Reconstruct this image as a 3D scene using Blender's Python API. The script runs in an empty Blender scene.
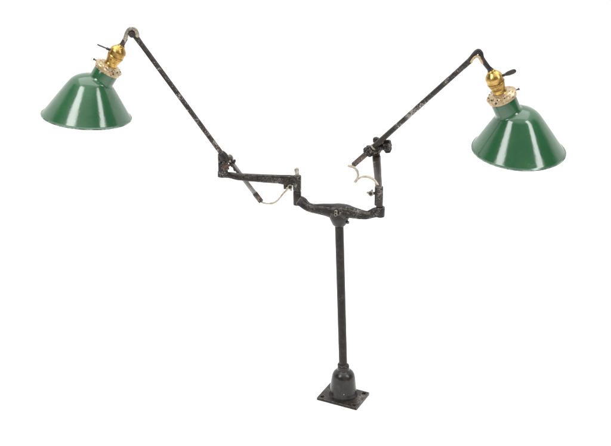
import bpy, bmesh, math, random
from mathutils import Vector, Matrix, noise

random.seed(4)
R = math.radians
scene = bpy.context.scene
C = scene.collection

# ------------------------------------------------------------------ camera
PITCH, FPX, CX, CY = R(22.5), 1020.0, 305.5, 223.0
CAM = Vector((-0.0797, -1.8619, 1.1692))
FWD = Vector((0, math.cos(PITCH), -math.sin(PITCH)))
UP = Vector((0, math.sin(PITCH), math.cos(PITCH)))
cd = bpy.data.cameras.new('camera')
cam = bpy.data.objects.new('camera', cd)
C.objects.link(cam)
cam.location = CAM
cam.rotation_euler = (math.pi / 2 - PITCH, 0, 0)
cd.sensor_width = 36
cd.lens = 36 * FPX / 611
cd.clip_start, cd.clip_end = 0.05, 200
scene.camera = cam


def at(px, py, Y):
    """point of the photograph's pixel on the upright plane at depth Y (metres)"""
    r = FWD * FPX + Vector((1, 0, 0)) * (px - CX) + UP * (CY - py)
    return CAM + r * ((Y - CAM.y) / r.y)


def mpp(p):
    """metres covered by one photograph pixel at p"""
    return (p - CAM).dot(FWD) / FPX


TOCAM = Vector((0, -math.cos(R(18)), math.sin(R(18))))

# ------------------------------------------------------------------ materials


class NT:
    def __init__(s, name):
        s.m = bpy.data.materials.new(name)
        s.m.use_nodes = True
        s.t = s.m.node_tree
        s.b = s.t.nodes['Principled BSDF']
        s.co = s.n('ShaderNodeTexCoord').outputs['Object']

    def n(s, typ, **kw):
        nd = s.t.nodes.new(typ)
        for k, v in kw.items():
            setattr(nd, k, v)
        return nd

    def l(s, a, b):
        s.t.links.new(a, b)

    def noise(s, scale, detail=4, rough=0.55, vec=None):
        nd = s.n('ShaderNodeTexNoise')
        nd.inputs['Scale'].default_value = scale
        nd.inputs['Detail'].default_value = detail
        nd.inputs['Roughness'].default_value = rough
        s.l(vec or s.co, nd.inputs['Vector'])
        return nd.outputs['Fac']

    def ramp(s, fac, p0, p1, c0=(0, 0, 0, 1), c1=(1, 1, 1, 1)):
        nd = s.n('ShaderNodeValToRGB')
        e = nd.color_ramp.elements
        e[0].position, e[1].position = p0, p1
        e[0].color, e[1].color = c0, c1
        s.l(fac, nd.inputs['Fac'])
        return nd.outputs['Color']

    def mix(s, fac, a, b):
        nd = s.n('ShaderNodeMix', data_type='RGBA')
        for k, v in ((0, fac), (6, a), (7, b)):
            if isinstance(v, (tuple, float)):
                nd.inputs[k].default_value = v if k == 0 or len(v) == 4 else v + (1,)
            else:
                s.l(v, nd.inputs[k])
        return nd.outputs[2]

    def math(s, op, a, b=0.0, clamp=False):
        nd = s.n('ShaderNodeMath', operation=op, use_clamp=clamp)
        for k, v in ((0, a), (1, b)):
            if isinstance(v, (float, int)):
                nd.inputs[k].default_value = v
            else:
                s.l(v, nd.inputs[k])
        return nd.outputs[0]

    def edge(s, radius):
        bv = s.n('ShaderNodeBevel', samples=4)
        bv.inputs['Radius'].default_value = radius
        g = s.n('ShaderNodeNewGeometry')
        d = s.n('ShaderNodeVectorMath', operation='DOT_PRODUCT')
        s.l(bv.outputs[0], d.inputs[0])
        s.l(g.outputs['Normal'], d.inputs[1])
        return s.math('SUBTRACT', 1.0, d.outputs['Value'], True)

    def bump(s, h, dist, strength=1.0):
        nd = s.n('ShaderNodeBump')
        nd.inputs['Distance'].default_value = dist
        nd.inputs['Strength'].default_value = strength
        s.l(h, nd.inputs['Height'])
        s.l(nd.outputs[0], s.b.inputs['Normal'])

    def set(s, **kw):
        for k, v in kw.items():
            i = s.b.inputs[k.replace('_', ' ')]
            if isinstance(v, (float, int, tuple)):
                i.default_value = v if not isinstance(v, tuple) or len(v) == 4 else v + (1,)
            else:
                s.l(v, i)


def iron(name, dark, worn, wear0, wear1, rust, rust_amt, rough=0.42, edge_gain=3.0, bump=0.0005, spec=0.28):
    """blackened cast iron: grain, worn edges and patches of bare or rusty metal"""
    s = NT(name)
    big = s.noise(38, 6, 0.65)
    fine = s.noise(420, 5, 0.7)
    patch = s.math('ADD', s.math('MULTIPLY', big, 0.5), s.math('MULTIPLY', fine, 0.5))
    wear = s.ramp(patch, wear0, wear1)
    ed = s.math('MULTIPLY', s.edge(0.0016), edge_gain, True)
    ed = s.math('MULTIPLY', ed, s.ramp(s.noise(160, 4), 0.38, 0.62), True)
    w = s.math('MAXIMUM', wear, ed)
    tone = s.mix(s.ramp(s.noise(90, 5), 0.35, 0.7), dark, tuple(min(1, c * 2.2) for c in dark))
    rs = s.math('MULTIPLY', s.ramp(s.noise(55, 6, 0.7), 0.5, 0.66), rust_amt)
    col = s.mix(rs, tone, rust)
    col = s.mix(w, col, worn)
    s.set(Base_Color=col, Metallic=s.math('MULTIPLY', w, 0.45),
          Roughness=s.math('ADD', s.math('MULTIPLY', fine, 0.3), rough - 0.12), Specular_IOR_Level=spec)
    s.bump(s.math('ADD', fine, s.math('MULTIPLY', big, 0.8)), bump)
    return s.m


M = {}
DK = (0.0085, 0.0074, 0.0064)
M['iron'] = iron('blackened_iron', DK, (0.34, 0.31, 0.28), 0.56, 0.68, (0.045, 0.027, 0.018), 0.5, 0.32, 5.0, 0.0004, 0.28)
M['post'] = iron('painted_post_iron', (0.0085, 0.0078, 0.0068), (0.20, 0.18, 0.16), 0.60, 0.74, (0.06, 0.042, 0.03), 0.4, 0.33, 2.0, 0.00015, 0.2)
M['bell'] = iron('painted_bell_iron', (0.0085, 0.0078, 0.0072), (0.25, 0.23, 0.21), 0.66, 0.78, (0.05, 0.036, 0.028), 0.35, 0.20, 2.5, 0.00012, 0.36)
M['tube'] = iron('worn_tube_steel', (0.010, 0.0085, 0.0075), (0.38, 0.35, 0.32), 0.53, 0.62, (0.06, 0.036, 0.024), 0.5, 0.36, 2.0)
M['tail'] = iron('bare_tube_steel', (0.06, 0.056, 0.055), (0.34, 0.325, 0.315), 0.40, 0.62, (0.16, 0.09, 0.06), 0.45, 0.38, 2.0)
M['rust_tube'] = iron('rusty_tube_steel', (0.028, 0.021, 0.017), (0.34, 0.28, 0.235), 0.53, 0.66, (0.09, 0.048, 0.03), 0.6, 0.45, 2.0)
M['rust'] = iron('rusty_iron', (0.024, 0.0145, 0.011), (0.30, 0.24, 0.20), 0.58, 0.72, (0.085, 0.038, 0.021), 0.8, 0.5, 2.5)
M['bare'] = iron('bare_nickel', (0.055, 0.048, 0.040), (0.40, 0.355, 0.28), 0.42, 0.62, (0.16, 0.09, 0.055), 0.4, 0.3, 3.0)
s = NT('worn_plated_holder')
col = s.mix(s.ramp(s.noise(70, 4), 0.35, 0.65), (0.31, 0.225, 0.115), (0.50, 0.40, 0.255))
col = s.mix(s.ramp(s.noise(150, 6, 0.7), 0.53, 0.62), col, (0.10, 0.05, 0.025))
col = s.mix(s.math('MULTIPLY', s.edge(0.0012), 2.0, True), col, (0.66, 0.57, 0.41))
s.set(Base_Color=col, Metallic=0.55, Roughness=0.34)
s.bump(s.noise(190, 4), 0.0003)
M['cream'] = s.m

s = NT('brass')
t = s.ramp(s.noise(45, 5, 0.65), 0.36, 0.68)
col = s.mix(t, (0.52, 0.34, 0.105), (0.20, 0.112, 0.030))
col = s.mix(s.ramp(s.noise(240, 4), 0.60, 0.72), col, (0.09, 0.048, 0.016))
s.set(Base_Color=col, Metallic=0.95, Roughness=s.math('ADD', s.math('MULTIPLY', t, 0.18), 0.2))
s.bump(s.noise(160, 4), 0.0003)
M['brass'] = s.m

s = NT('green_enamel')
var = s.ramp(s.noise(14, 5, 0.6), 0.3, 0.7)
col = s.mix(var, (0.0115, 0.062, 0.0235), (0.019, 0.084, 0.033))
chips = s.ramp(s.noise(150, 7, 0.75), 0.70, 0.715)
rub = s.math('MULTIPLY', s.ramp(s.noise(26, 8, 0.8), 0.58, 0.72), 0.26)
col = s.mix(rub, col, (0.12, 0.24, 0.15))
col = s.mix(chips, col, (0.28, 0.34, 0.29))
ed = s.math('MULTIPLY', s.edge(0.0018), 2.2, True)
ed = s.math('MULTIPLY', ed, s.ramp(s.noise(75, 5), 0.42, 0.56), True)
col = s.mix(ed, col, (0.15, 0.20, 0.165))
s.set(Base_Color=col, Roughness=s.math('ADD', s.math('MULTIPLY', s.noise(40, 6, 0.7), 0.14), 0.08))
s.bump(s.math('ADD', s.noise(24, 3), s.math('MULTIPLY', s.noise(260, 3), 0.04)), 0.0006, 0.9)
s.b.inputs['IOR'].default_value = 1.62
M['green'] = s.m

s = NT('white_enamel')
s.set(Base_Color=s.mix(s.ramp(s.noise(60, 5), 0.5, 0.75), (0.78, 0.78, 0.74), (0.60, 0.57, 0.50)), Roughness=0.22)
M['white'] = s.m

s = NT('chipped_rim')
s.set(Base_Color=s.mix(s.ramp(s.noise(55, 6, 0.7), 0.44, 0.58), (0.018, 0.045, 0.028), (0.17, 0.22, 0.185)), Roughness=0.34)
s.bump(s.noise(200, 4), 0.0005)
M['rim'] = s.m

s = NT('woven_cotton')
wv = s.n('ShaderNodeTexWave', wave_type='BANDS', bands_direction='DIAGONAL')
wv.inputs['Scale'].default_value = 260
wv.inputs['Distortion'].default_value = 2.0
s.l(s.co, wv.inputs['Vector'])
col = s.mix(wv.outputs['Fac'], (0.30, 0.25, 0.19), (0.56, 0.50, 0.42))
col = s.mix(s.ramp(s.noise(90, 5), 0.52, 0.72), col, (0.30, 0.21, 0.14))
s.set(Base_Color=col, Roughness=0.9)
s.bump(wv.outputs['Fac'], 0.0006)
M['cord'] = s.m

s = NT('dark_bore')
s.set(Base_Color=s.mix(s.noise(120), (0.008, 0.006, 0.005), (0.03, 0.018, 0.012)), Roughness=0.6)
M['bore'] = s.m

s = NT('black_composition')
s.set(Base_Color=s.mix(s.ramp(s.noise(150, 4), 0.45, 0.7), (0.014, 0.012, 0.011), (0.05, 0.038, 0.03)), Roughness=0.38)
M['key'] = s.m

s = NT('raised_letters')
s.set(Base_Color=s.mix(s.ramp(s.noise(110, 5), 0.35, 0.65), (0.022, 0.02, 0.018), (0.105, 0.095, 0.085)), Roughness=0.45)
M['letters'] = s.m

s = NT('worn_figure')
s.set(Base_Color=s.mix(s.ramp(s.noise(140, 5), 0.35, 0.65), (0.07, 0.06, 0.05), (0.32, 0.28, 0.235)), Roughness=0.45)
M['figure'] = s.m

s = NT('pale_fibre_cap')
s.set(Base_Color=s.mix(s.ramp(s.noise(160, 5), 0.38, 0.64), (0.15, 0.125, 0.10), (0.47, 0.425, 0.37)), Roughness=0.7)
s.bump(s.noise(260, 4), 0.0005)
M['cap'] = s.m

s = NT('white_studio_paper')
s.set(Base_Color=s.mix(s.noise(3, 3), (0.90, 0.90, 0.90), (0.93, 0.93, 0.93)), Roughness=0.85)
s.bump(s.noise(500, 3), 0.0002)
M['paper'] = s.m

# ------------------------------------------------------------------ mesh helpers
WPOS = {}


def obj(name, bm, mat, parent=None, sharp=35, extra=()):
    me = bpy.data.meshes.new(name)
    bmesh.ops.recalc_face_normals(bm, faces=bm.faces[:])
    vs = [v.co for v in bm.verts]
    lo = Vector([min(v[i] for v in vs) for i in range(3)])
    hi = Vector([max(v[i] for v in vs) for i in range(3)])
    c = (lo + hi) / 2
    bmesh.ops.translate(bm, vec=-c, verts=bm.verts[:])
    for f in bm.faces:
        f.smooth = True
    bm.to_mesh(me)
    bm.free()
    me.set_sharp_from_angle(angle=R(sharp))
    o = bpy.data.objects.new(name, me)
    me.materials.append(mat)
    for e in extra:
        me.materials.append(e)
    C.objects.link(o)
    base = Vector((0, 0, 0))
    if parent is not None:
        o.parent = parent
        base = WPOS[parent]
    WPOS[o] = c
    o.location = c - base
    return o


def ring_skin(bm, rings, cap=True, closed=False, mi=0):
    """skin a list of rings (lists of points, equal length)"""
    vr = [[bm.verts.new(p) for p in r] for r in rings]
    n = len(vr[0])
    pairs = list(zip(vr[:-1], vr[1:])) + ([(vr[-1], vr[0])] if closed else [])
    for a, b in pairs:
        for i in range(n):
            f = bm.faces.new((a[i], a[(i + 1) % n], b[(i + 1) % n], b[i]))
            f.material_index = mi
    if cap and not closed:
        bm.faces.new(vr[0][::-1]).material_index = mi
        bm.faces.new(vr[-1]).material_index = mi
    return vr


def frame(ax, ref=None):
    ax = ax.normalized()
    ref = Vector(ref) if ref is not None else TOCAM
    w = ref - ax * ref.dot(ax)
    if w.length < 1e-4:
        ref = Vector((0.3, 0.2, 1))
        w = ref - ax * ref.dot(ax)
    w.normalize()
    return ax, ax.cross(w), w


def lathe(bm, o, ax, prof, n=40, ref=None, wob=None, cap=True):
    """prof: (distance along ax, radius); wob(phi, t) scales the radius"""
    ax, u, w = frame(ax, ref)
    rings = []
    for t, r in prof:
        ring = []
        for i in range(n):
            a = 2 * math.pi * i / n
            rr = r * (wob(a, t) if wob else 1)
            ring.append(o + ax * t + (u * math.cos(a) + w * math.sin(a)) * rr)
        rings.append(ring)
    return ring_skin(bm, rings, cap)


def cyl(bm, a, b, r, r2=None, bev=0.0006, n=32, wob=None, ref=None):
    r2 = r if r2 is None else r2
    L = (b - a).length
    bev = min(bev, L * 0.3, r * 0.4, r2 * 0.4)
    k = bev * 0.3
    lathe(bm, a, b - a, [(0, r - bev), (k, r - k), (bev, r), (L - bev, r2), (L - k, r2 - k), (L, r2 - bev)], n, ref, wob)


def spline(pts, seg=6):
    """Catmull-Rom through tuples"""
    out = []
    P = [pts[0]] + list(pts) + [pts[-1]]
    for i in range(1, len(P) - 2):
        for k in range(seg):
            t = k / seg
            out.append(tuple(0.5 * (2 * b + (c - a) * t + (2 * a - 5 * b + 4 * c - d) * t * t + (3 * b - a - 3 * c + d) * t ** 3)
                             for a, b, c, d in zip(P[i - 1], P[i], P[i + 1], P[i + 2])))
    out.append(tuple(pts[-1]))
    return out


def sweep(bm, pts, ref=None, n=24, power=2.0, cap=True):
    """pts: (Vector, half height, half depth) in metres; superellipse section with its depth axis near ref"""
    rings = []
    ref = Vector(ref) if ref is not None else TOCAM
    for i, (p, ru, rw) in enumerate(pts):
        a = pts[max(i - 1, 0)][0]
        b = pts[min(i + 1, len(pts) - 1)][0]
        ax, u, w = frame(b - a, ref)
        ring = []
        for k in range(n):
            th = 2 * math.pi * (k + 0.5) / n
            c, s_ = math.cos(th), math.sin(th)
            q = (abs(c) ** power + abs(s_) ** power) ** (-1 / power)
            ring.append(p + u * (ru * q * c) + w * (rw * q * s_))
        rings.append(ring)
    return ring_skin(bm, rings, cap)


def px_sweep(bm, rows, seg=6, n=24, power=2.0, ref=None):
    """rows: (px, py, Y, half height px, half depth px)"""
    out = []
    for x, y, Y, a, b in spline(rows, seg):
        p = at(x, y, Y)
        out.append((p, a * mpp(p), b * mpp(p)))
    return sweep(bm, out, ref, n, power)


def block(bm, c, ux, uy, uz, bev=0.0008):
    """bevelled block; ux, uy, uz are half-extent vectors"""
    vs = {}
    for i in (-1, 1):
        for j in (-1, 1):
            for k in (-1, 1):
                vs[i, j, k] = bm.verts.new(c + ux * i + uy * j + uz * k)
    q = [((-1, -1, -1), (-1, 1, -1), (1, 1, -1), (1, -1, -1)), ((-1, -1, 1), (1, -1, 1), (1, 1, 1), (-1, 1, 1)),
         ((-1, -1, -1), (1, -1, -1), (1, -1, 1), (-1, -1, 1)), ((-1, 1, -1), (-1, 1, 1), (1, 1, 1), (1, 1, -1)),
         ((-1, -1, -1), (-1, -1, 1), (-1, 1, 1), (-1, 1, -1)), ((1, -1, -1), (1, 1, -1), (1, 1, 1), (1, -1, 1))]
    fs = [bm.faces.new([vs[k] for k in f]) for f in q]
    es = {e for f in fs for e in f.edges}
    bmesh.ops.bevel(bm, geom=list(es), offset=bev, segments=2, profile=0.6, affect='EDGES')


def roughen(bm, amp, scale):
    """cast surfaces are never quite even"""
    bm.normal_update()
    for v in bm.verts:
        v.co += v.normal * amp * noise.noise(v.co * scale)


def star(k, depth):
    return lambda a, t: 1 - depth * (0.5 - 0.5 * math.cos(k * a)) ** 1.5


def scallop_knob(bm, o, ax, r, h, k=7):
    """a clamp knob with rounded lobes round its edge"""
    lathe(bm, o, ax, [(0, r * 0.55), (h * 0.1, r * 0.8), (h * 0.25, r), (h * 0.75, r), (h * 0.92, r * 0.88), (h, r * 0.6),
                      (h * 0.93, r * 0.42), (h * 0.93, r * 0.1)], 84, None, star(k, 0.36))


def boolean_cut(o, cutters):
    for c in cutters:
        md = o.modifiers.new('cut', 'BOOLEAN')
        md.object = c
        md.operation = 'DIFFERENCE'
        md.solver = 'EXACT'
    dg = bpy.context.evaluated_depsgraph_get()
    dg.update()
    me = bpy.data.meshes.new_from_object(o.evaluated_get(dg))
    o.modifiers.clear()
    old = o.data
    o.data = me
    bpy.data.meshes.remove(old)
    for c in cutters:
        bpy.data.objects.remove(c)
    me.set_sharp_from_angle(angle=R(35))


# ------------------------------------------------------------------ setting: white studio floor
bm = bmesh.new()
bmesh.ops.create_circle(bm, cap_ends=True, radius=40, segments=64)
fl = obj('floor', bm, M['paper'])
fl['kind'] = 'structure'
fl['label'] = 'plain seamless white studio floor under the lamp'

# ------------------------------------------------------------------ the lamp
lamp = bpy.data.objects.new('work_lamp', None)
C.objects.link(lamp)
lamp['label'] = 'antique black iron twin-arm work lamp with two green enamel shades and brass sockets'
lamp['category'] = 'lamp'
lamp.empty_display_size = 0.05
WPOS[lamp] = Vector((0, 0, 0))

# base plate: four thick-edged corners, four screw holes
pa = Vector((0.0811, -0.0402, 0)).normalized()
pb = Vector((0.0402, 0.0811, 0)).normalized()
pc = Vector((0.0002, -0.0045, 0))
HA, HB, PT = 0.0458, 0.0342, 0.0058
bm = bmesh.new()
block(bm, pc + Vector((0, 0, PT / 2 + 0.0002)), pa * HA, pb * HB, Vector((0, 0, PT / 2)), 0.0009)
plate = obj('base_plate', bm, M['iron'], lamp)
cuts = []
for i in (-1, 1):
    for j in (-1, 1):
        p = pc + pa * (HA * 0.80 * i) + pb * (HB * 0.74 * j)
        bm = bmesh.new()
        lathe(bm, p, Vector((0, 0, 1)), [(-0.004, 0.0026), (0.0028, 0.0026), (0.0061, 0.0048), (0.009, 0.0070)], 24, (1, 0, 0))
        cuts.append(obj('screw_hole', bm, M['bore']))
boolean_cut(plate, cuts)

# bell shaped socket
PB, PTOP = at(342.2, 366, 0.0), at(338.9, 214, 0.0)
bm = bmesh.new()
prof = [(0.0050, 0.0296), (0.0058, 0.0304), (0.0068, 0.0302), (0.0084, 0.0290), (0.0150, 0.0282), (0.030, 0.0268), (0.043, 0.0254), (0.050, 0.0245),
        (0.0548, 0.0233), (0.0588, 0.0212), (0.0618, 0.0184), (0.0638, 0.0156), (0.0648, 0.0139), (0.0655, 0.0129), (0.0665, 0.0126), (0.0740, 0.0124), (0.0762, 0.0119),
        (0.0772, 0.0108), (0.0772, 0.0096), (0.070, 0.0092)]
top = PB - Vector((0, 0, PB.z))
lathe(bm, Vector((0, -0.001, 0)), Vector((0, 0, 1)), prof, 64, (1, 0, 0))
roughen(bm, 0.0005, 45)
bell = obj('base_socket', bm, M['bell'], lamp, 40)
bm = bmesh.new()
sp = Vector((0.0005, -0.0275, 0.022))
cyl(bm, sp, sp + Vector((0, -0.0026, 0.0004)), 0.0012, None, 0.0004, 16)
obj('set_screw', bm, M['bare'], bell)
bm = bmesh.new()
lathe(bm, Vector((PB.x * 0.55, -0.0007, 0.0712)), (PTOP - PB), [(0, 0.0112), (0.0012, 0.0116), (0.0044, 0.0104), (0.0070, 0.0112), (0.0086, 0.0100), (0.0086, 0.006)], 40, None,
      lambda a, t: 1 + 0.03 * math.sin(3 * a + 900 * t))
obj('thread_ring', bm, M['bore'], bell)

# post
bm = bmesh.new()
b0 = Vector((0.0, -0.0008, 0.055))
pts = [(b0.lerp(PTOP, k / 12), 0.0087, 0.0087) for k in range(13)]
sweep(bm, pts, None, 40)
obj('post', bm, M['post'], lamp)

# crossbar casting
def ybar(x):
    return 0.033 - (x - 297.0) / 83.5 * 0.066


rows = [(298.5, 200.5, 5.2, 3.4), (302.2, 202.0, 5.4, 3.8), (305.2, 204.8, 4.9, 4.0), (309, 207.0, 4.4, 4.2), (314.5, 208.3, 4.6, 4.6), (320, 208.8, 5.2, 5.2),
        (326, 209.4, 6.0, 6.2), (332.5, 210.3, 7.0, 8.0), (339.5, 210.6, 7.3, 8.6), (346.5, 211.1, 6.7, 7.6), (352, 212.2, 5.8, 5.8), (358.7, 213.7, 5.0, 4.8),
        (364, 214.7, 4.4, 4.2), (368, 214.8, 4.2, 4.0), (371.5, 213.6, 4.5, 4.0), (375, 212.4, 5.0, 4.0), (379, 211.8, 5.0, 3.6)]
bm = bmesh.new()
px_sweep(bm, [(x, y, ybar(x), a, b) for x, y, a, b in rows], 5, 36, 3.8)
# raised edges of the casting along both sides of the web
for dy, k in ((-0.55, 1), (0.66, 1)):
    pts = []
    for x, y, a, b in spline(rows[1:-2], 5):
        p = at(x, y + dy * a, ybar(x)) + Vector((-0.3, -0.95, 0.05)).normalized() * (b * 0.86 * 0.00206)
        pts.append((p, 0.0013, 0.0012))
    sweep(bm, pts, None, 10)
# end barrels
for x, y0, y1, r in ((297.2, 191.3, 204.7, 4.1), (380.4, 206.9, 216.4, 4.6)):
    p0, p1 = at(x, y1, ybar(x)), at(x, y0, ybar(x))
    cyl(bm, Vector((p1.x, p1.y, p0.z)), p1, r * mpp(p0), None, 0.0009)
# hub under the bar, round its post
hb = at(339.4, 226.0, 0.0)
ht = at(339.2, 210.5, 0.0)
q = mpp(hb)
lathe(bm, hb, ht - hb, [(0, 3.6 * q), (0.4 * q, 5.0 * q), (2.2 * q, 6.9 * q), (5.5 * q, 8.4 * q), (8.5 * q, 9.7 * q), (12 * q, 10.6 * q), (16 * q, 10.4 * q)], 40)
roughen(bm, 0.0003, 60)
bar = obj('crossbar', bm, M['iron'], lamp)
# raised figure on the hub and the set screw below it
hub_n = Vector((-0.33, -0.94, 0.02)).normalized()
ex, ez = Vector((0.94, -0.33, 0)), Vector((0, 0, 1))
e0 = at(336.0, 213.2, -0.0182)
bm = bmesh.new()
for cz, ra, rb in ((0.0030, 0.0022, 0.0026), (-0.0028, 0.0026, 0.0031)):
    rings = []
    for i in range(24):
        a = 2 * math.pi * i / 24
        cc = e0 + ex * (ra * math.cos(a)) + ez * (cz + rb * math.sin(a))
        rad = (ex * math.cos(a) + ez * math.sin(a))
        rings.append([cc + rad * (0.0009 * math.cos(b)) + hub_n * (0.0030 * math.sin(b)) for b in [2 * math.pi * j / 8 for j in range(8)]])
    ring_skin(bm, rings, closed=True)
obj('raised_figure', bm, M['figure'], bar)
bm = bmesh.new()
p = at(345.6, 221.3, -0.006)
cyl(bm, p, p + Vector((0.006, -0.0045, -0.0015)), 0.0033, None, 0.0006, 6)
obj('set_screw', bm, M['iron'], bar)


def thumbscrew(o, ax, r, parent, mat, y=1.0):
    """wing screw seen end-on: ring head with a dark bore, on a stubby shank"""
    bm = bmesh.new()
    a_, u, w = frame(ax)
    lathe(bm, o, ax, [(0, r * 0.45), (r * 0.5, r * 0.5), (r * 0.6, r * 0.95), (r * 0.9, r), (r * 1.15, r * 0.9), (r * 1.2, r * 0.62), (r * 0.9, r * 0.55)], 32, cap=False)
    lathe(bm, o, ax, [(r * 0.85, r * 0.58), (r * 0.90, r * 0.57), (r * 0.90, r * 0.1)], 32)
    bm.faces.ensure_lookup_table()
    for f_ in bm.faces[-(32 * 2 + 2):]:
        f_.material_index = 1
    for sgn in (-1, 1):
        d = (u * 0.75 + w * 0.66) if sgn > 0 else (u * 0.6 - w * 0.8)
        c = o + ax.normalized() * (r * 0.9)
        cyl(bm, c + d * r * 0.7, c + d * r * 1.55, r * 0.42, r * 0.34, r * 0.2, 14)
    sc = obj('thumbscrew', bm, mat, parent, 35, (M['bore'],))
    return sc


# --- left swing arm, reaching to the side
YA0, YA1 = 0.033, 0.047
bm = bmesh.new()
f = lambda x: YA0 + (297 - x) / 76 * (YA1 - YA0)
rows = [(221, 174.9, 3.0, 4.0), (226, 174.9, 3.1, 4.0), (231, 175.4, 3.3, 3.6), (238, 176.6, 3.7, 3.6), (250, 177.5, 4.0, 3.7), (264, 178.4, 4.2, 3.8),
        (278, 179.2, 4.5, 3.9), (284, 179.8, 5.1, 4.0), (290, 180.2, 5.3, 4.0), (296, 180.4, 5.0, 3.6)]
px_sweep(bm, [(x, y, f(x), a, b) for x, y, a, b in rows], 5, 28, 3.2)
for dy in (-0.70, 0.78):   # raised borders of the arm's face
    pts = []
    for x, y, a, b in spline(rows[2:-1], 5):
        p = at(x, y + dy * a, f(x))
        pts.append((p + Vector((0, -0.95, 0.28)) * (b * 0.80 * mpp(p)), 0.0011, 0.0011))
    sweep(bm, pts, None, 10)
p0, p1 = at(297.0, 190.3, YA0), at(297.0, 175.6, YA0)
cyl(bm, Vector((p1.x, p1.y, p0.z)), p1, 4.2 * mpp(p0), None, 0.0009)
p0, p1 = at(221.5, 176.6, YA1), at(221.5, 171.5, YA1)
cyl(bm, Vector((p1.x, p1.y, p0.z)), p1, 4.0 * mpp(p0), None, 0.0009)
cyl(bm, at(297.2, 195, YA0), at(297.2, 185, YA0), 2.9 * mpp(p0), None, 0.0004)
# lug that takes the thumbscrew
p = at(286.6, 185.8, f(287))
k = mpp(p)
block(bm, p, Vector((3.0 * k, 0, 0)), Vector((0, 3 * k, 0)), Vector((0, 0, 2.6 * k)), 0.0012)
roughen(bm, 0.0004, 70)
arm = obj('swing_arm', bm, M['iron'], lamp)
p = at(289.4, 186.6, f(289) - 0.006)
thumbscrew(p, Vector((0.25, -1, 0.15)), 2.7 * k, arm, M['bare'])
# cloth covered stub of the wire at the pivot
bm = bmesh.new()
px_sweep(bm, [(297.2, 176, YA0, 1.9, 1.9), (297.0, 173.6, YA0, 2.0, 2.0), (296.8, 171.4, YA0, 2.3, 2.3), (296.7, 169.6, YA0, 2.5, 2.4), (296.6, 168.5, YA0, 2.2, 2.2)], 4, 18)
roughen(bm, 0.0006, 200)
obj('pivot_cap', bm, M['cap'], arm)
# maker's lettering cast along the arm
fc = bpy.data.curves.new('lettering', 'FONT')
fc.body = 'O.C. WHITE CO. WORCESTER, MASS.'
fc.extrude = 0.06
fc.align_x, fc.align_y = 'CENTER', 'CENTER'
tmp = bpy.data.objects.new('lettering', fc)
C.objects.link(tmp)
dg = bpy.context.evaluated_depsgraph_get()
dg.update()
me = bpy.data.meshes.new_from_object(tmp.evaluated_get(dg))
bpy.data.objects.remove(tmp)
bm = bmesh.new()
bm.from_mesh(me)
bpy.data.meshes.remove(me)
xs = [v.co.x for v in bm.verts]
W = max(xs) - min(xs)
l0, l1 = at(239.5, 176.9, f(240)), at(280.5, 179.4, f(280))
tx = (l1 - l0)
L = tx.length
tx.normalize()
tw = (TOCAM - tx * TOCAM.dot(tx)).normalized()
ty = tw.cross(tx)
for v in bm.verts:
    x, y, z = v.co
    fr = x / W + 0.5
    v.co = l0.lerp(l1, 0.5) + tx * (x / W * L) + ty * (y * 0.0082) + tw * ((3.66 + 0.2 * fr) * mpp(l0) + z * 0.008)
obj('raised_lettering', bm, M['letters'], arm)

# --- right swing arm, reaching away from the viewer
YB0, YB1 = ybar(379.0), 0.13
bm = bmesh.new()
p0, p1 = at(379.1, 205.0, YB0), at(379.1, 186.6, YB0)
cyl(bm, Vector((p1.x, p1.y, p0.z)), p1, 4.3 * mpp(p0), None, 0.0009)
cyl(bm, at(380, 211, YB0), at(379.6, 200, YB0), 3.2 * mpp(p0), None, 0.0004)
a0, a1 = at(379.0, 190.5, YB0), at(376.4, 157.6, YB1)
pts = []
for i in range(15):
    t = i / 14
    w = 3.3 + 1.0 * t
    p = a0.lerp(a1, t)
    pts.append((p, (4.6 - 1.4 * t) * mpp(p), w * mpp(p)))
sweep(bm, pts, (1, 0, 0), 28, 3.2)
p1 = a1 + Vector((0, 0, 0.005))
cyl(bm, a1 - Vector((0, 0, 0.006)), p1, 4.0 * mpp(a1), None, 0.0009)
roughen(bm, 0.0004, 70)
arm = obj('swing_arm', bm, M['iron'], lamp)
p = at(372.6, 193.2, YB0 - 0.002)
bm = bmesh.new()
k = mpp(p)
cyl(bm, p, at(377.5, 193.6, YB0), 1.5 * k, None, 0.0003, 16)
obj('screw_shank', bm, M['iron'], arm)
thumbscrew(at(371.4, 193.2, YB0 + 0.001), Vector((-0.3, -1, 0.2)), 2.9 * k, arm, M['bare'])

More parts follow.
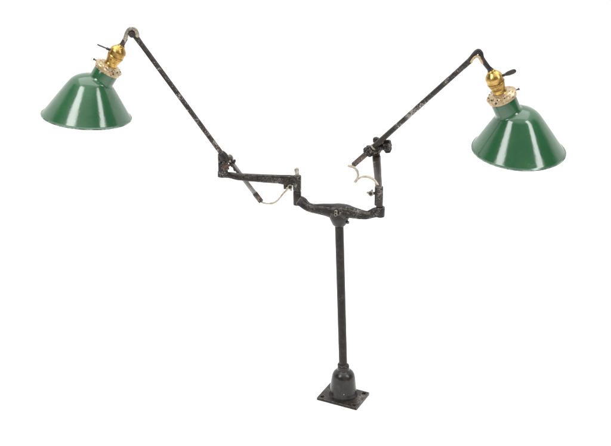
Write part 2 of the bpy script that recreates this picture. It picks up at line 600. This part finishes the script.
# ------------------------------------------------------------------ lamp heads
def head(cx, cy, Y, Rpx, tilt_side, tilt_front, sgn, gal_r, key_flat, t0, sh, ks, lean):
    c = at(cx, cy, Y)
    Rm = Rpx * mpp(c)
    rot = Matrix.Rotation(tilt_side, 3, 'Y') @ Matrix.Rotation(tilt_front, 3, 'X')
    X, Yv, Z = (rot @ Vector(v) for v in ((1, 0, 0), (0, 1, 0), (0, 0, 1)))
    W = lambda x, y, z: c + (X * (x + sh * z) + Yv * y + Z * z) * Rm
    # outer profile of the reflector, radius against height (unit: rim radius)
    key = [(1.000, 0.000), (0.988, 0.012), (0.970, 0.028), (0.950, 0.056), (0.900, 0.130), (0.782, 0.310), (0.664, 0.490), (0.560, 0.645), (0.489, 0.747), (0.438, 0.815), (0.380, 0.868),
           (0.315, 0.908), (0.230, 0.943), (0.135, 0.967), (0.06, 0.975), (0.006, 0.977)]
    prof = spline(key, 4)

    def rad(z):
        for (r0, z0), (r1, z1) in zip(prof[:-1], prof[1:]):
            if z0 <= z <= z1:
                return r0 + (r1 - r0) * (z - z0) / max(z1 - z0, 1e-6)
        return 1.0 if z < 0 else 0.0

    # rolled edge, outside, then the inside 0.02 below it
    n = 112
    inner = [(max(r - 0.020, 0.004), z - 0.012 - 0.008 * (z > 0.9)) for r, z in prof[::-1] if z > 0.02]
    section = prof[::-1] + [(1.004, -0.006), (1.000, -0.016), (0.985, -0.019), (0.972, -0.012), (0.962, 0.004)] + inner[::-1]
    dent = lambda a, z: 1 + 0.006 * math.sin(2 * a + 1.1 + cx) * (1 - 0.4 * z) + 0.003 * math.sin(5 * a + cx)
    bm = bmesh.new()
    rings = [[W(r * dent(2 * math.pi * i / n, z) * math.cos(2 * math.pi * i / n), r * dent(2 * math.pi * i / n, z) * math.sin(2 * math.pi * i / n), z) for i in range(n)] for r, z in section]
    vr = ring_skin(bm, rings, cap=True)
    bm.faces.ensure_lookup_table()
    # inside of the reflector is white: faces after the rolled edge
    n_out = len(prof) + 3
    for i, fc_ in enumerate(bm.faces):
        band = i // n
        if n_out <= band < len(section) - 1:
            fc_.material_index = 1
    bm.faces[-1].material_index = 1
    # the neck: a short tube leaning out of the dome with a soft fillet at its root
    ang = R(lean)
    A = Vector((sgn * math.sin(ang), 0, math.cos(ang)))
    U = Vector((0, 1, 0))
    V = A.cross(U)
    O = Vector((0, 0, 0.29))
    rn = 0.282

    def hit(r, ph):
        d = U * (r * math.cos(ph)) + V * (r * math.sin(ph))
        lo, hi = 0.0, 1.2
        for _ in range(40):
            m = (lo + hi) / 2
            q_ = O + d + A * m
            if math.hypot(q_.x, q_.y) < rad(q_.z) and q_.z < 0.977:
                lo = m
            else:
                hi = m
        return O + d + A * lo

    m_ = 72
    rings = []
    fil = 7
    base, mid, out = [], [], []
    for i in range(m_):
        ph = 2 * math.pi * i / m_
        h0 = hit(rn, ph)
        h1 = hit(rn * 1.20, ph)
        base.append((h0, h1))
    tr = []
    for k_ in range(fil + 1):
        t = k_ / fil
        ring = []
        for i in range(m_):
            h0, h1 = base[i]
            up = h0 + A * 0.055
            ax_t = (up - O).dot(A)
            if ax_t > t0 - 0.01:
                up = up - A * (ax_t - t0 + 0.01)
            q_ = h1 * (1 - t) ** 2 + h0 * (2 * t * (1 - t)) + up * t ** 2
            inw = (1 - t) * 0.006
            ring.append(W(*(q_ - A * inw)))
        rings.append(ring)
    for r_, t_ in ((rn, t0), (rn * 0.985, t0 + 0.012), (rn * 0.9, t0 + 0.016), (rn * 0.7, t0 + 0.016)):
        rings.append([W(*(O + A * t_ + U * (r_ * math.cos(2 * math.pi * i / m_)) + V * (r_ * math.sin(2 * math.pi * i / m_)))) for i in range(m_)])
    ring_skin(bm, rings, cap=False)
    shade = obj('lamp_shade', bm, M['green'], lamp, 50, (M['white'],))
    # rolled rim wire
    bm = bmesh.new()
    rings = []
    for i in range(n):
        a = 2 * math.pi * i / n
        rr = 1.0 * dent(a, 0)
        rings.append([W((rr + 0.0135 * math.cos(b)) * math.cos(a), (rr + 0.0135 * math.cos(b)) * math.sin(a), -0.006 + 0.0135 * math.sin(b)) for b in [2 * math.pi * j / 10 for j in range(10)]])
    ring_skin(bm, rings, closed=True)
    obj('rolled_rim', bm, M['rim'], shade)

    # everything above sits on the neck's axis
    ax = (W(*(O + A)) - W(*O)).normalized()
    side = (X * V.x + Yv * V.y + Z * V.z).normalized()   # in the plane of the lean
    if side.x * sgn > 0:
        side = -side
    cross = ax.cross(side)
    P = lambda t: W(*(O + A * (t0 + t)))
    bm = bmesh.new()
    g = gal_r
    pf = [(-0.05, g * 0.93), (-0.052, g * 0.965), (-0.045, g * 0.985), (0.012, g * 0.985), (0.022, g * 1.03), (0.040, g * 1.045), (0.058, g * 1.02), (0.066, g * 0.95), (0.068, g * 0.88),
          (0.092, g * 0.84), (0.104, g * 0.74), (0.106, g * 0.5), (0.13, g * 0.46)]
    lathe(bm, P(0), ax, [(t * Rm, r * Rm) for t, r in pf], 60, None, lambda a, t: 1 + 0.022 * math.sin(22 * a) * (0.015 * Rm < t < 0.064 * Rm) + 0.05 * math.sin(11 * a) * (0.08 * Rm < t < 0.105 * Rm) + 0.01 * math.sin(3 * a))
    # solid dark discs round the holder's top, painting the shade inside punched slots
    bm.faces.ensure_lookup_table()
    nf = len(bm.faces)
    for j in range(11):
        a = 2 * math.pi * (j + 0.5) / 11
        d = side * math.cos(a) + cross * math.sin(a)
        nrm = (ax + d * 0.35).normalized()
        q0 = P(0.0805) + d * (g * 0.872 * Rm)
        lathe(bm, q0 - nrm * (0.014 * Rm), nrm, [(0, 0.015 * Rm), (0.0135 * Rm, 0.015 * Rm), (0.014 * Rm, 0.012 * Rm)], 14)
    bm.faces.ensure_lookup_table()
    for f_ in bm.faces[nf:]:
        f_.material_index = 1
    sk = bmesh.new()
    pf = [(0.09, 0.150), (0.125, 0.158), (0.16, 0.160), (0.185, 0.152), (0.215, 0.152), (0.24, 0.158), (0.30, 0.172), (0.350, 0.183), (0.354, 0.176), (0.362, 0.176), (0.366, 0.194), (0.382, 0.199), (0.400, 0.194), (0.404, 0.182),
          (0.412, 0.182), (0.418, 0.187), (0.47, 0.190), (0.51, 0.190), (0.525, 0.194), (0.54, 0.190), (0.575, 0.174), (0.61, 0.148), (0.64, 0.118), (0.662, 0.094), (0.675, 0.088), (0.70, 0.084), (0.712, 0.074), (0.715, 0.03)]
    lathe(sk, P(0), ax, [(t * ks * Rm, r * 0.95 * Rm) for t, r in pf], 56, None,
          lambda a, t: 1 + 0.022 * math.sin(14 * a) * (0.24 * ks * Rm < t < 0.36 * ks * Rm))
    roughen(sk, 0.00012, 90)
    sock = obj('lamp_socket', sk, M['brass'], lamp, 30)
    hold = obj('shade_holder', bm, M['cream'], sock, 28, (M['bore'],))
    # three little screws round the holder
    for j in range(3):
        a = 2 * math.pi * j / 3
        d = side * math.cos(a) + cross * math.sin(a)
        q0 = P(0.035) + d * (g * 0.96 * Rm)
        sb = bmesh.new()
        ln = 0.060 if j == 0 else 0.012
        cyl(sb, q0, q0 + d * (ln * Rm), 0.016 * Rm, None, 0.0003, 14)
        cyl(sb, q0 + d * (ln * Rm), q0 + d * ((ln + 0.035) * Rm), 0.024 * Rm, None, 0.0005, 16)
        obj('holder_screw', sb, M['iron'] if j == 0 else M['rust'], sock)
    # switch key, a flat paddle on a short stem
    kd = (side + ax * (0.10 if sgn > 0 else 0.02)).normalized()
    if sgn > 0:
        kd = (side * 0.98 - ax * 0.12).normalized()
    k0 = P(0.468 * ks) + kd * (0.17 * Rm)
    kb = bmesh.new()
    cyl(kb, k0, k0 + kd * (0.085 * Rm), 0.030 * Rm, None, 0.0004, 18)
    _, ku, kw = frame(kd, TOCAM)
    if not key_flat:
        ku, kw = kw, ku
    wd, th = 0.050 * Rm, 0.018 * Rm
    L_ = 0.30 * Rm
    shape = [(0.16, 0.45), (0.28, 0.75), (0.45, 0.95), (0.62, 1.0), (0.78, 1.0), (0.90, 0.86), (0.97, 0.55), (1.0, 0.2)]
    rings = []
    for s_, w_ in shape:
        cc = k0 + kd * (L_ * s_)
        rings.append([cc + ku * (wd * w_ * math.cos(b)) + kw * (th * (0.6 + 0.4 * w_) * math.sin(b)) for b in [2 * math.pi * j / 20 for j in range(20)]])
    ring_skin(kb, rings)
    obj('switch_key', kb, M['key'], sock)
    return P(0.70 * ks), ax


topL, axL = head(86.7, 115.6, 0.10, 44.3, R(6.5), R(0.0), 1, 0.300, False, 0.92, 0.055, 0.89, 24)
topR, axR = head(518.3, 149.0, 0.03, 46.4, R(0.0), R(8.0), -1, 0.312, True, 1.00, -0.08, 0.93, 22)

# --- hinges between socket and arm
def arch(rows, mat, name, parent, power=3.0):
    bm = bmesh.new()
    px_sweep(bm, rows, 6, 20, power)
    roughen(bm, 0.0004, 120)
    return obj(name, bm, mat, parent)


YL = topL.y
h = arch([(121.6, 46.2, YL, 2.0, 2.2), (123.4, 43.0, YL, 2.0, 2.4), (125.4, 38.6, YL, 2.1, 2.8), (126.7, 34.0, YL, 2.0, 3.3), (128.4, 30.6, YL, 1.9, 3.5),
          (131.2, 28.9, YL, 1.9, 3.6), (134.3, 29.3, YL, 1.9, 3.5), (136.6, 32.0, YL, 1.9, 3.4), (137.3, 35.6, YL, 2.0, 3.2), (136.6, 39.5, YL, 2.2, 3.0)], M['bare'], 'hinge', lamp)
bm = bmesh.new()
p = at(132.2, 34.2, YL)
k = mpp(p)
cyl(bm, p + Vector((0, 0.0055, 0)), p + Vector((0, -0.0050, 0)), 3.3 * k, None, 0.0008)
cyl(bm, p + Vector((0, -0.005, 0)), p + Vector((0, -0.0066, 0)), 1.5 * k, None, 0.0004, 20)
obj('hinge_pin', bm, M['bore'], h)
bm = bmesh.new()
px_sweep(bm, [(120.4, 48.0, YL, 2.6, 2.6), (122.0, 45.0, YL, 2.5, 2.6), (124.0, 41.4, YL, 2.3, 2.7), (125.6, 38.6, YL, 2.4, 2.6)], 3, 16, 2.4)
obj('stem', bm, M['iron'], h)

YR = topR.y
h = arch([(491.0, 71.0, YR, 2.3, 2.6), (486.6, 65.4, YR, 2.5, 3.2), (482.0, 58.6, YR, 2.4, 3.6), (480.6, 53.8, YR, 2.4, 3.8), (478.6, 51.2, YR, 2.4, 3.8),
          (476.0, 52.4, YR, 2.4, 3.8), (473.4, 55.4, YR, 2.4, 3.6), (471.0, 58.6, YR, 2.4, 3.4), (468.4, 61.6, YR, 2.5, 3.2)], M['iron'], 'hinge', lamp)
bm = bmesh.new()
px_sweep(bm, [(470.6, 62.2, YR - .003, 1.4, 3.0), (472.6, 59.2, YR - .003, 1.4, 3.2), (475.6, 56.8, YR - .003, 1.5, 3.4), (478.8, 57.2, YR - .003, 1.4, 3.4), (480.6, 60.0, YR - .003, 1.3, 3.0), (482.2, 63.4, YR - .003, 1.1, 2.8)], 6, 16, 2.4)
obj('worn_lip', bm, M['cream'], h)
bm = bmesh.new()
p = topR - axR * 0.004
q = at(489.0, 68.0, YR)
cyl(bm, p, q, 0.0062, 0.0048, 0.0008)
obj('stem', bm, M['iron'], h)

# --- lamp arms: tubes from the hinges down to the joints
JL, JR = 0.047, 0.130


def tube(name, a, b, Ya, Yb, ra, rb, mat, parent, hollow=False):
    bm = bmesh.new()
    p, q_ = at(*a, Ya), at(*b, Yb)
    N = 16
    pts = [(p.lerp(q_, i / N), (ra + (rb - ra) * i / N) * mpp(p.lerp(q_, i / N)),) for i in range(N + 1)]
    pts = [(v, r, r) for v, r in pts]
    d = (q_ - p).normalized()
    if hollow:
        e, r, _ = pts[-1]
        pts += [(e + d * 0.0006, r * 0.95, r * 0.95), (e + d * 0.0007, r * 0.66, r * 0.66), (e - d * 0.006, r * 0.6, r * 0.6)]
    sweep(bm, pts, None, 28)
    return obj(name, bm, mat, parent)


la = tube('lamp_arm', (136.2, 37.4), (220.6, 152.2), YL, JL - 0.004, 2.55, 2.5, M['tube'], lamp)
tube('tube_collar', (135.2, 36.0), (142.0, 45.4), YL, YL - 0.0045, 2.9, 2.6, M['iron'], la)
ra = tube('lamp_arm', (469.6, 61.0), (373.0, 147.6), YR, JR - 0.006, 2.75, 2.6, M['tube'], lamp)
tube('tube_collar', (470.4, 60.3), (460.6, 69.0), YR, YR + 0.010, 3.1, 2.8, M['iron'], ra)

# --- left joint
Y = JL
k = mpp(at(224, 165, Y))
bm = bmesh.new()
p0, p1 = at(220.6, 173.0, Y), at(220.2, 153.4, Y)
block(bm, (p0 + p1) / 2, Vector((2.1 * k, 0, 0)), Vector((0, 0.0085, 0)), (p1 - p0) / 2, 0.0016)
p = at(225.4, 157.2, Y)
# clamp sleeve hugging the tube
d = (at(230, 165, Y) - at(219, 150, Y)).normalized()
lathe(bm, at(220.4, 152.4, Y - 0.004), d, [(0, 3.0 * k), (0.6 * k, 3.7 * k), (2.5 * k, 4.1 * k), (5 * k, 4.4 * k), (9 * k, 4.6 * k), (11 * k, 4.4 * k), (12 * k, 3.6 * k), (12.2 * k, 2.2 * k)], 32)
px_sweep(bm, [(219.8, 157.5, Y, 2.4, 3.6), (223.5, 156.2, Y, 2.6, 4.0), (227.5, 157.6, Y, 2.7, 4.0), (230.6, 161, Y, 2.5, 3.6), (232, 165, Y, 2.2, 3.2)], 4, 20, 2.6)
block(bm, at(224.6, 171.4, Y), Vector((3.4 * k, 0, 0)), Vector((0, 0.0075, 0)), Vector((0, 0, 2.2 * k)), 0.0014)
roughen(bm, 0.0008, 90)
jt = obj('elbow_joint', bm, M['iron'], lamp)
bm = bmesh.new()
o = at(225.4, 165.4, Y - 0.010)
ax = Vector((0.12, -1, 0.12)).normalized()
scallop_knob(bm, o, ax, 5.0 * k, 0.0075, 7)
cyl(bm, o + ax * 0.006, o + ax * 0.0088, 1.5 * k, None, 0.0005, 20)
obj('clamp_knob', bm, M['rust'], jt)
bm = bmesh.new()
o = at(229.6, 158.6, Y - 0.002)
lathe(bm, o, Vector((0.75, -0.55, 0.45)), [(0, 4.0 * k), (0.0006, 4.3 * k), (0.0022, 4.3 * k), (0.003, 3.9 * k), (0.0034, 2.2 * k), (0.0028, 0.4 * k)], 36)
obj('washer', bm, M['bare'], jt)
bm = bmesh.new()
w0 = at(233.4, 165.2, Y - 0.006)
lathe(bm, w0 - Vector((0.004, 0, 0)), Vector((1, -0.25, 0.05)), [(0, 2.0 * k), (0.0015, 2.3 * k), (0.005, 2.0 * k), (0.0065, 1.3 * k)], 24)
for sgn in (-1, 1):
    px_sweep(bm, [(233.2, 165.2 + sgn * 1.0, Y - 0.006, 1.1, 1.2), (234.2, 165.2 + sgn * 3.0, Y - 0.008, 1.2, 1.3), (234.6, 165.2 + sgn * 4.6, Y - 0.009, 1.3, 1.4), (234.4, 165.2 + sgn * 5.8, Y - 0.009, 0.8, 0.9)], 4, 14)
obj('wing_nut', bm, M['iron'], jt)
for x, y in ((219.4, 161.6), (219.6, 172.6), (224.8, 172.0)):
    bm = bmesh.new()
    p = at(x, y, Y - 0.0075)
    lathe(bm, p, Vector((0, -1, 0.15)), [(0, 1.35 * k), (0.0012, 1.3 * k), (0.002, 0.9 * k), (0.0023, 0.3 * k)], 18)
    obj('rivet', bm, M['letters'], jt)
tt = tube('tail_tube', (229.0, 159.4), (256.4, 195.4), Y + 0.014, Y + 0.004, 2.35, 2.35, M['tail'], lamp)
tube('tube_tip', (254.6, 193.0), (261.0, 201.4), Y + 0.0045, Y + 0.002, 2.75, 2.7, M['rust_tube'], tt, True)

# --- right joint
Y = JR
ctr = at(375.4, 149.0, Y)
k = mpp(ctr)
td = (at(392, 130.6, Y - 0.012) - at(357, 161.8, Y + 0.006)).normalized()
bm = bmesh.new()
p0, p1 = at(376.4, 158.4, Y), at(375.6, 146.0, Y)
block(bm, (p0 + p1) / 2, Vector((3.8 * k, 0, 0)), Vector((0, 0.010, 0)), (p1 - p0) / 2, 0.0020)
lathe(bm, ctr - td * (8 * k), td, [(0, 3.0 * k), (0.7 * k, 4.0 * k), (4 * k, 4.6 * k), (7 * k, 5.0 * k), (9 * k, 5.0 * k), (10.5 * k, 4.2 * k), (11 * k, 2.6 * k)], 32)
cyl(bm, at(379, 147.4, Y), at(388, 145.2, Y - 0.004), 4.0 * k, 3.6 * k, 0.0012)
px_sweep(bm, [(372.5, 152.5, Y - .006, 1.6, 3), (376, 153.6, Y - .009, 1.7, 3), (379.6, 151, Y - .009, 1.7, 3), (380.6, 147, Y - .006, 1.5, 3)], 4, 16)
roughen(bm, 0.0008, 90)
jt = obj('elbow_joint', bm, M['iron'], lamp)
bm = bmesh.new()
scallop_knob(bm, at(383.8, 146.4, Y - 0.004), Vector((0.93, -0.32, 0.16)), 7.0 * k, 0.0150, 7)
obj('clamp_knob', bm, M['iron'], jt)
bm = bmesh.new()
lathe(bm, at(371.6, 148.9, Y - 0.006), -td, [(-0.4 * k, 4.4 * k), (0.4 * k, 5.4 * k), (2.2 * k, 5.8 * k), (3.0 * k, 4.9 * k), (3.8 * k, 5.8 * k), (6.2 * k, 5.7 * k), (7.2 * k, 4.9 * k), (8.0 * k, 3.6 * k), (8.0 * k, 2.4 * k)], 72, None, star(9, 0.22))
obj('collar', bm, M['iron'], jt)
bm = bmesh.new()
p = at(375.9, 145.4, Y)
lathe(bm, p, Vector((0.02, 0, 1)), [(0, 2.2 * k), (3.2 * k, 2.2 * k), (3.4 * k, 3.2 * k), (6.6 * k, 3.4 * k), (8.0 * k, 2.7 * k), (8.7 * k, 1.0 * k)], 28)
obj('pivot_bolt', bm, M['iron'], jt)
bm = bmesh.new()
o = at(373.2, 147.0, Y - 0.0105)
aa, u, w = frame(td)
lathe(bm, at(372.6, 148.0, Y - 0.006), td, [(0, 2.9 * k), (0.3 * k, 3.5 * k), (1.6 * k, 3.6 * k), (2.0 * k, 3.1 * k), (1.9 * k, 2.4 * k)], 32)
obj('clamp_ring', bm, M['bare'], jt)
tube('tube_sleeve', (374.0, 146.7), (396.0, 126.9), JR - 0.0063, JR - 0.0185, 2.95, 2.72, M['rust_tube'], ra)
tt = tube('tail_tube', (368.0, 152.4), (353.6, 164.8), Y - 0.005, Y + 0.002, 2.75, 2.8, M['rust_tube'], lamp, True)

# ------------------------------------------------------------------ cloth covered cords
bm = bmesh.new()
Yc = JL
rows = [(259.4, 199.0, Yc + .002), (262.2, 202.2, Yc), (265.5, 203.3, Yc - .004), (270, 203.6, Yc - .008), (275, 202.2, Yc - .010), (279.5, 198.4, Yc - .012),
        (282.8, 194.0, Yc - .014), (286.2, 190.4, Yc - .016), (289.2, 187.2, 0.026)]
px_sweep(bm, [r + (0.95 + 0.12 * math.sin(i * 2.1), 1.0) for i, r in enumerate(rows)], 7, 12)
roughen(bm, 0.0007, 260)
obj('power_cord', bm, M['cord'], lamp)
bm = bmesh.new()
Yc = JR - 0.01
rows = [(355.0, 163.6, Yc + .012), (351.6, 166.2, Yc + .01), (348.6, 166.0, Yc), (349.6, 166.4, Yc - .006), (353.4, 167.2, Yc - .010), (356.6, 170.2, Yc - .012), (358.0, 174.6, Yc - .014), (357.2, 178.2, Yc - .020),
        (355.2, 181.8, Yc - .030), (356.0, 180.8, Yc - .04), (359.4, 178.0, Yc - .05), (364.0, 176.6, Yc - .07), (369.0, 177.2, Yc - .09), (373.6, 179.6, Yc - .110), (377.2, 183.8, YB0 + .012), (378.4, 187.6, YB0 + .006)]
px_sweep(bm, [r + (1.25 + 0.15 * math.sin(i * 1.7), 1.2) for i, r in enumerate(rows)], 7, 12)
roughen(bm, 0.0007, 260)
obj('power_cord', bm, M['cord'], lamp)

# ------------------------------------------------------------------ light: white studio, two strip softboxes
w = bpy.data.worlds.new('World')
scene.world = w
w.use_nodes = True
nt = w.node_tree
bg = nt.nodes['Background']
tc = nt.nodes.new('ShaderNodeTexCoord')
sx = nt.nodes.new('ShaderNodeSeparateXYZ')
nt.links.new(tc.outputs['Generated'], sx.inputs[0])


def wm(op, a, b=0.0):
    nd = nt.nodes.new('ShaderNodeMath')
    nd.operation = op
    for k, v in ((0, a), (1, b)):
        if isinstance(v, (int, float)):
            nd.inputs[k].default_value = v
        else:
            nt.links.new(v, nd.inputs[k])
    return nd.outputs[0]


# the studio round the lamp: white behind and overhead, dimmer in front, dark gaps beside the softboxes
az = wm('DIVIDE', wm('ARCTAN2', wm('ABSOLUTE', sx.outputs['X']), wm('MULTIPLY', sx.outputs['Y'], -1.0)), math.pi)
rp = nt.nodes.new('ShaderNodeValToRGB')
rp.color_ramp.interpolation = 'EASE'
el = rp.color_ramp.elements
vals = [(0.0, 0.22), (0.17, 0.20), (0.30, 0.04), (0.50, 0.06), (0.62, 0.80), (1.0, 0.80)]
el[0].position, el[1].position = vals[0][0], vals[-1][0]
for p_, v_ in vals[1:-1]:
    el.new(p_)
for e_, (p_, v_) in zip(el, vals):
    e_.color = (v_, v_, v_, 1)
nt.links.new(az, rp.inputs['Fac'])
up_ = nt.nodes.new('ShaderNodeMapRange')
up_.interpolation_type = 'SMOOTHSTEP'
up_.inputs['From Min'].default_value = 0.62
up_.inputs['From Max'].default_value = 0.85
nt.links.new(sx.outputs['Z'], up_.inputs['Value'])
mx = nt.nodes.new('ShaderNodeMix')
nt.links.new(up_.outputs[0], mx.inputs[0])
nt.links.new(rp.outputs['Color'], mx.inputs[2])
mx.inputs[3].default_value = 0.95
nt.links.new(wm('MULTIPLY', mx.outputs[0], 1.75), bg.inputs['Strength'])
bg.inputs['Color'].default_value = (1.0, 0.995, 0.985, 1)


def softbox(name, loc, target, wx, hy, power):
    ld = bpy.data.lights.new(name, 'AREA')
    ld.shape = 'RECTANGLE'
    ld.size, ld.size_y = wx, hy
    ld.energy = power
    o = bpy.data.objects.new(name, ld)
    C.objects.link(o)
    o.location = loc
    o.rotation_euler = (Vector(target) - Vector(loc)).to_track_quat('-Z', 'Y').to_euler()
    return o


softbox('softbox', (-1.25, -1.05, 1.75), (-0.1, 0, 0.65), 0.66, 1.2, 27)
softbox('softbox', (1.40, -0.90, 1.75), (0.1, 0, 0.65), 0.46, 1.2, 19)
softbox('softbox', (0.0, 0.6, 3.0), (0, 0, 0.4), 3.6, 2.6, 60)

vs = scene.view_settings
vs.view_transform = 'Standard'
vs.look = 'None'
vs.exposure = 0
vs.gamma = 1
scene.render.engine = 'CYCLES'
scene.cycles.max_bounces = 8
